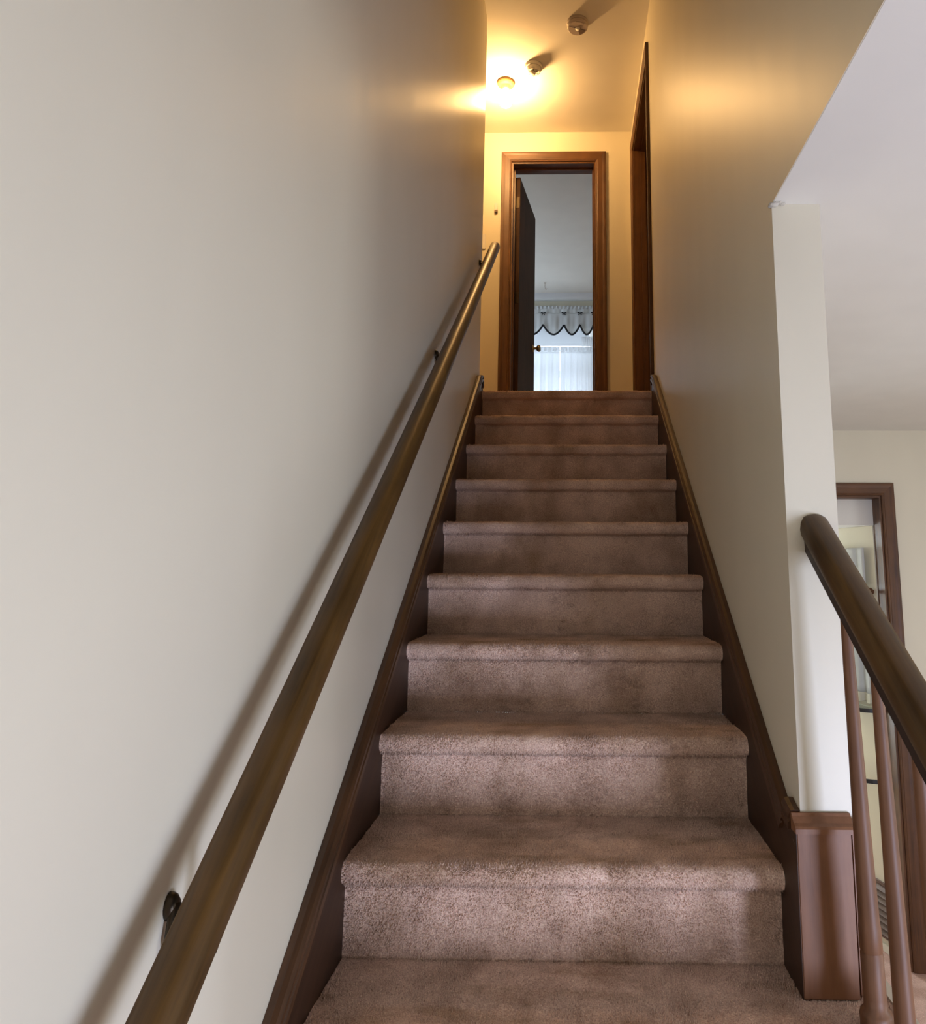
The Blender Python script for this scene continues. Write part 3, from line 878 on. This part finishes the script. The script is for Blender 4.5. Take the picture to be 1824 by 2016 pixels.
def detector(loc, label, prof_base, prof_face, mats, extra):
    r_ = tag(empty('smoke_detector', loc), label, 'smoke detector', 'smoke detectors on the hall ceiling')
    Mz = Matrix.Translation(loc)
    bm = bmesh.new(); lathe(bm, prof_base, 32, Mz); b_ = bobj('base', bm, mats[0], r_, smooth=True)
    b_.data.set_sharp_from_angle(angle=math.radians(35))
    bm = bmesh.new(); lathe(bm, prof_face, 32, Mz); f_ = bobj('cover', bm, mats[1], r_, smooth=True)
    f_.data.set_sharp_from_angle(angle=math.radians(35))
    extra(r_, Vector(loc))
    return r_
def ex1(r_, l):
    bm = bmesh.new(); lathe(bm, [(0.020, -0.046), (0.020, -0.056), (0.015, -0.062), (0.0, -0.063)], 20, Matrix.Translation(l+Vector((-0.005, -0.004, 0))))
    bobj('sensor_cap', bm, 'plastic_white', r_, smooth=True)
    for k in range(6):
        a = k*PI/3
        bm = bmesh.new(); box(bm, -0.002, 0.002, 0.022, 0.036, -0.0475, -0.0462)
        bmesh.ops.rotate(bm, verts=bm.verts, cent=(0, 0, 0), matrix=Matrix.Rotation(a, 3, 'Z')); bmesh.ops.translate(bm, verts=bm.verts, vec=l)
        bobj('slot', bm, 'plastic_dark', r_)
detector((0.228, 2.475, ZC), 'smaller two-tier white smoke detector right beside the lit bulb',
         [(0.056, -0.0008), (0.056, -0.014), (0.052, -0.020), (0.0, -0.020)],
         [(0.046, -0.0202), (0.045, -0.036), (0.038, -0.046), (0.0, -0.046)], ('plastic_white', 'plastic_white'), ex1)
def ex2(r_, l):
    for k in range(3):
        bm = bmesh.new()
        pts_ = [(0.0, 0.0)] + [(0.050*math.cos(math.radians(k*120+20+a)), 0.050*math.sin(math.radians(k*120+20+a))) for a in (0, 14, 28, 42, 56)]
        prism(bm, pts_, 'z', -0.0398, -0.0382); bmesh.ops.translate(bm, verts=bm.verts, vec=l)
        bobj('vent_wedge', bm, 'plastic_dark' if k == 0 else 'plastic_tan', r_)
    bm = bmesh.new(); lathe(bm, [(0.013, -0.0382), (0.013, -0.043), (0.0, -0.044)], 16, Matrix.Translation(l)); bobj('test_button', bm, 'plastic_white', r_, smooth=True)
detector((0.503, 2.118, ZC), 'larger round smoke detector nearest the top edge casting a long shadow',
         [(0.063, -0.0008), (0.063, -0.010), (0.059, -0.015), (0.0, -0.015)],
         [(0.056, -0.0152), (0.059, -0.019), (0.059, -0.033), (0.055, -0.038), (0.0, -0.038)], ('plastic_tan', 'plastic_tan'), ex2)

# door chime / sensor and switch plate on the hall wall
ds = tag(empty('door_sensor', (-0.068, YB, 3.31)), 'small cream sensor block on the wall left of the bedroom door frame', 'sensor')
bm = bmesh.new(); box(bm, -0.079, -0.057, YB-0.016, YB-0.0006, 3.318, 3.372); bevel_all(bm, 0.002); bobj('body', bm, 'plastic_white', ds)
bm = bmesh.new(); box(bm, -0.079, -0.057, YB-0.015, YB-0.0006, 3.300, 3.3175); bevel_all(bm, 0.002); bobj('lower_block', bm, 'plastic_dark', ds)
sw = tag(empty('switch_plate', (-0.172, YB, 3.03)), 'cream light switch plate just past the left wall corner', 'light switch')
bm = bmesh.new(); box(bm, -0.207, -0.137, YB-0.007, YB-0.0006, 3.025, 3.140); bevel_all(bm, 0.003); pl = bobj('plate', bm, 'plastic_white', sw)
bm = bmesh.new(); box(bm, -0.177, -0.167, YB-0.016, YB-0.0072, 3.075, 3.095); bobj('toggle', bm, 'plastic_white', sw)

# ------------------------------------------------------------------ room beyond the lower doorway
O = Vector((2.234, 2.457, 0)); DV = Vector((-0.2759, 0.9612, 0)); NV = Vector((-0.9612, -0.2759, 0))
def wp(s, n, z):            # along the wall, out from the wall, height
    p = O + DV*s + NV*n
    return (p.x, p.y, z)
def wbox(bm, s0, s1, n0, n1, z0, z1):
    vs = [bm.verts.new(wp(s, n, z)) for s in (s0, s1) for n in (n0, n1) for z in (z0, z1)]
    for f in ((0, 1, 3, 2), (4, 6, 7, 5), (0, 4, 5, 1), (2, 3, 7, 6), (0, 2, 6, 4), (1, 5, 7, 3)):
        bm.faces.new([vs[i] for i in f])
S0 = 0.11
bm = bmesh.new(); wbox(bm, S0, 2.4, -0.10, 0.0, ZF, 1.04)
tag(bobj('wall_angled', bm, 'wall'), 'pale angled wall seen through the lower doorway', 'wall', kind='structure')
struct('ceiling_far', [(0.9, 2.6, YD+0.092, 4.8, 1.041, 1.32)], 'ceiling_white', 'bluish white ceiling seen through the lower doorway', 'ceiling')
struct('wall_far_left', [(0.9, 1.0, YD+0.092, 4.8, ZF, 1.04)], 'wall', 'hidden side wall of the far room')
struct('wall_far_back', holed('y', 4.7, 1.0, 2.6, ZF, 1.04, [(1.2, 1.9, -0.3, 0.95)], 0.1), 'wall', 'end wall of the far room with its window')
bm = bmesh.new(); wbox(bm, S0, 2.3, 0.0006, 0.012, ZF+0.001, ZF+0.040)
tag(bobj('baseboard_far', bm, 'cream_trim'), 'cream baseboard under the brown grille', 'baseboard', kind='structure')
# brown louvred return grille
g = tag(empty('return_grille', wp(0.30, 0, -1.18)), 'brown louvred return air grille low on the far wall', 'vent grille')
bm = bmesh.new()
for b in ((0.13, 0.145, -1.175, -0.895), (0.50, 0.515, -1.175, -0.895), (0.145, 0.50, -1.175, -1.160), (0.145, 0.50, -0.910, -0.895)):
    wbox(bm, b[0], b[1], 0.0006, 0.012, b[2], b[3])
bobj('grille_frame', bm, 'grille_brown', g)
nl = 8
for k in range(nl):
    z = -1.160 + 0.250*k/nl
    bm = bmesh.new()
    P_ = [(0.002, z+0.027), (0.020, z+0.002), (0.022, z+0.005), (0.004, z+0.030)]
    A = [bm.verts.new(wp(0.1452, n, zz)) for n, zz in P_]; B = [bm.verts.new(wp(0.4998, n, zz)) for n, zz in P_]
    for i in range(4): bm.faces.new((A[i], A[(i+1) % 4], B[(i+1) % 4], B[i]))
    bm.faces.new(A[::-1]); bm.faces.new(B)
    bobj('louvre', bm, 'grille_brown', g)
# two-tier black half-round stand
st = tag(empty('wall_shelf', wp(0.30, 0, -0.37)), 'black metal half-round shelf with glass top under the far curtain', 'shelf')
def halfring(z, r, hgt, w):
    bm = bmesh.new(); secs = []
    for i in range(25):
        a = PI*i/24
        s_ = 0.30 + r*math.cos(a)*1.25; n_ = 0.001 + r*math.sin(a)
        s2 = 0.30 + (r-w)*math.cos(a)*1.25; n2 = 0.001 + (r-w)*math.sin(a)
        secs.append([wp(s_, n_, z), wp(s_, n_, z+hgt), wp(s2, n2, z+hgt), wp(s2, n2, z)])
    sweep(bm, secs); return bm
bobj('upper_rim', halfring(0.008, 0.16, 0.020, 0.012), 'black_metal', st)
bobj('lower_rim', halfring(-0.372, 0.13, 0.020, 0.012), 'black_metal', st)
bm = bmesh.new(); pts_ = [wp(0.30+0.147*math.cos(PI*i/24)*1.25, 0.001+0.147*math.sin(PI*i/24), 0) for i in range(25)]
prism(bm, [(p[0], p[1]) for p in pts_], 'z', 0.016, 0.022); bobj('glass_top', bm, 'table_glass', st)
for s_ in (0.30-0.15, 0.30+0.15):
    bm = bmesh.new(); wbox(bm, s_-0.006, s_+0.006, 0.001, 0.010, -0.372, 0.020); bobj('upright', bm, 'black_metal', st)
bm = bmesh.new(); tube(bm, [wp(0.22+0.025*math.cos(a_), 0.125+0.025*math.sin(a_), -0.345) for a_ in [2*PI*i/20 for i in range(21)]], 0.003, 6)
bobj('ring', bm, 'black_metal', st)
# curtain on the angled wall
def wcurtain(name, s0, s1, z0, z1, n0, amp, folds, mat, parent=None, scallop=0.0):
    bm = bmesh.new(); rows = []
    for j in range(15):
        row = []
        for i in range(61):
            u = i/60; f = j/14
            zb = z0 - (scallop*abs(math.sin(u*PI*7)) if scallop else 0)
            row.append(bm.verts.new(wp(s0+(s1-s0)*u, n0+amp*math.sin(2*PI*folds*u)+0.4*amp*math.sin(2*PI*folds*2.2*u), z1+(zb-z1)*f)))
        rows.append(row)
    for j in range(14):
        for i in range(60): bm.faces.new((rows[j][i], rows[j][i+1], rows[j+1][i+1], rows[j+1][i]))
    o = bobj(name, bm, mat, parent, smooth=True)
    md = o.modifiers.new('thickness', 'SOLIDIFY'); md.thickness = 0.0015
    return o
c1 = wcurtain('valance', 0.16, 0.72, 0.700, 0.915, 0.030, 0.006, 6, 'valance_white'); tag(c1, 'short white valance high on the far wall seen through the doorway', 'valance')
c2 = wcurtain('curtain', 0.15, 0.72, 0.100, 0.640, 0.034, 0.009, 6, 'sheer_white'); tag(c2, 'white curtain with cream fringe hanging below a wooden rod', 'curtain')
wcurtain('fringe', 0.15, 0.72, 0.055, 0.099, 0.036, 0.009, 6, 'fringe_cream', c2, 0.012)
cr = tag(empty('curtain_rod', wp(0.4, 0.0, 0.665)), 'brown wooden rod above the fringed far curtain', 'curtain rod')
bm = bmesh.new(); tube(bm, [wp(0.12, 0.034, 0.665), wp(0.74, 0.034, 0.665)], 0.022, 12); bobj('pole', bm, 'wood_panel', cr, smooth=True)
for s_ in (0.14, 0.72):
    bm = bmesh.new(); wbox(bm, s_-0.008, s_+0.008, 0.0006, 0.03, 0.655, 0.675); bobj('rod_bracket', bm, 'wood_panel', cr)

# ------------------------------------------------------------------ unseen windows for the daylight; the side one is added
EO = Vector((2.08, -2.15, 0)); ED = Vector((0.70711, 0.70711, 0)); EN = Vector((-0.70711, 0.70711, 0))
def ebox(bm, s0, s1, n0, n1, z0, z1):
    vs = [bm.verts.new(tuple(EO + ED*s_ + EN*n_ + Vector((0, 0, z)))) for s_ in (s0, s1) for n_ in (n0, n1) for z in (z0, z1)]
    for f in ((0, 1, 3, 2), (4, 6, 7, 5), (0, 4, 5, 1), (2, 3, 7, 6), (0, 2, 6, 4), (1, 5, 7, 3)):
        bm.faces.new([vs[k] for k in f])
bm = bmesh.new()
for b in ((-0.75, -0.36, ZF, ZL), (0.36, 0.75, ZF, ZL), (-0.36, 0.36, ZF, -0.86), (-0.36, 0.36, 0.18, ZL)): ebox(bm, b[0], b[1], -0.10, 0.0, b[2], b[3])
tag(bobj('wall_entry', bm, 'wall'), 'unseen entry wall behind the viewer, angled to steer the light of its tall window', 'wall', kind='structure')  # wall out of view, its angle set to balance the daylight
r_ = tag(empty('window_2', tuple(EO + Vector((0, 0, -0.86)))), 'tall entry window behind the viewer', 'window', kind='structure')
bm = bmesh.new()
for b in ((-0.359, -0.310, -0.859, 0.179), (0.310, 0.359, -0.859, 0.179), (-0.310, 0.310, -0.859, -0.80), (-0.310, 0.310, 0.12, 0.179)): ebox(bm, b[0], b[1], -0.07, -0.03, b[2], b[3])
bobj('window_frame', bm, 'white_trim', r_)
bm = bmesh.new(); ebox(bm, -0.310, 0.310, -0.052, -0.049, -0.80, 0.12); bobj('pane', bm, 'window_glass', r_)
r_ = tag(empty('window_3', (5.05, -0.4, -0.60)), 'added unseen side window of the lower room', 'window', kind='structure')  # window added to bring more daylight into the lower room
bm = bmesh.new()
for b in ((5.03, 5.07, -1.099, -1.05, -0.599, 0.799), (5.03, 5.07, 0.25, 0.299, -0.599, 0.799), (5.03, 5.07, -1.05, 0.25, -0.599, -0.55), (5.03, 5.07, -1.05, 0.25, 0.75, 0.799)): box(bm, *b)
bobj('window_frame', bm, 'white_trim', r_)
bm = bmesh.new(); box(bm, 5.049, 5.052, -1.05, 0.25, -0.55, 0.75); bobj('pane', bm, 'window_glass', r_)
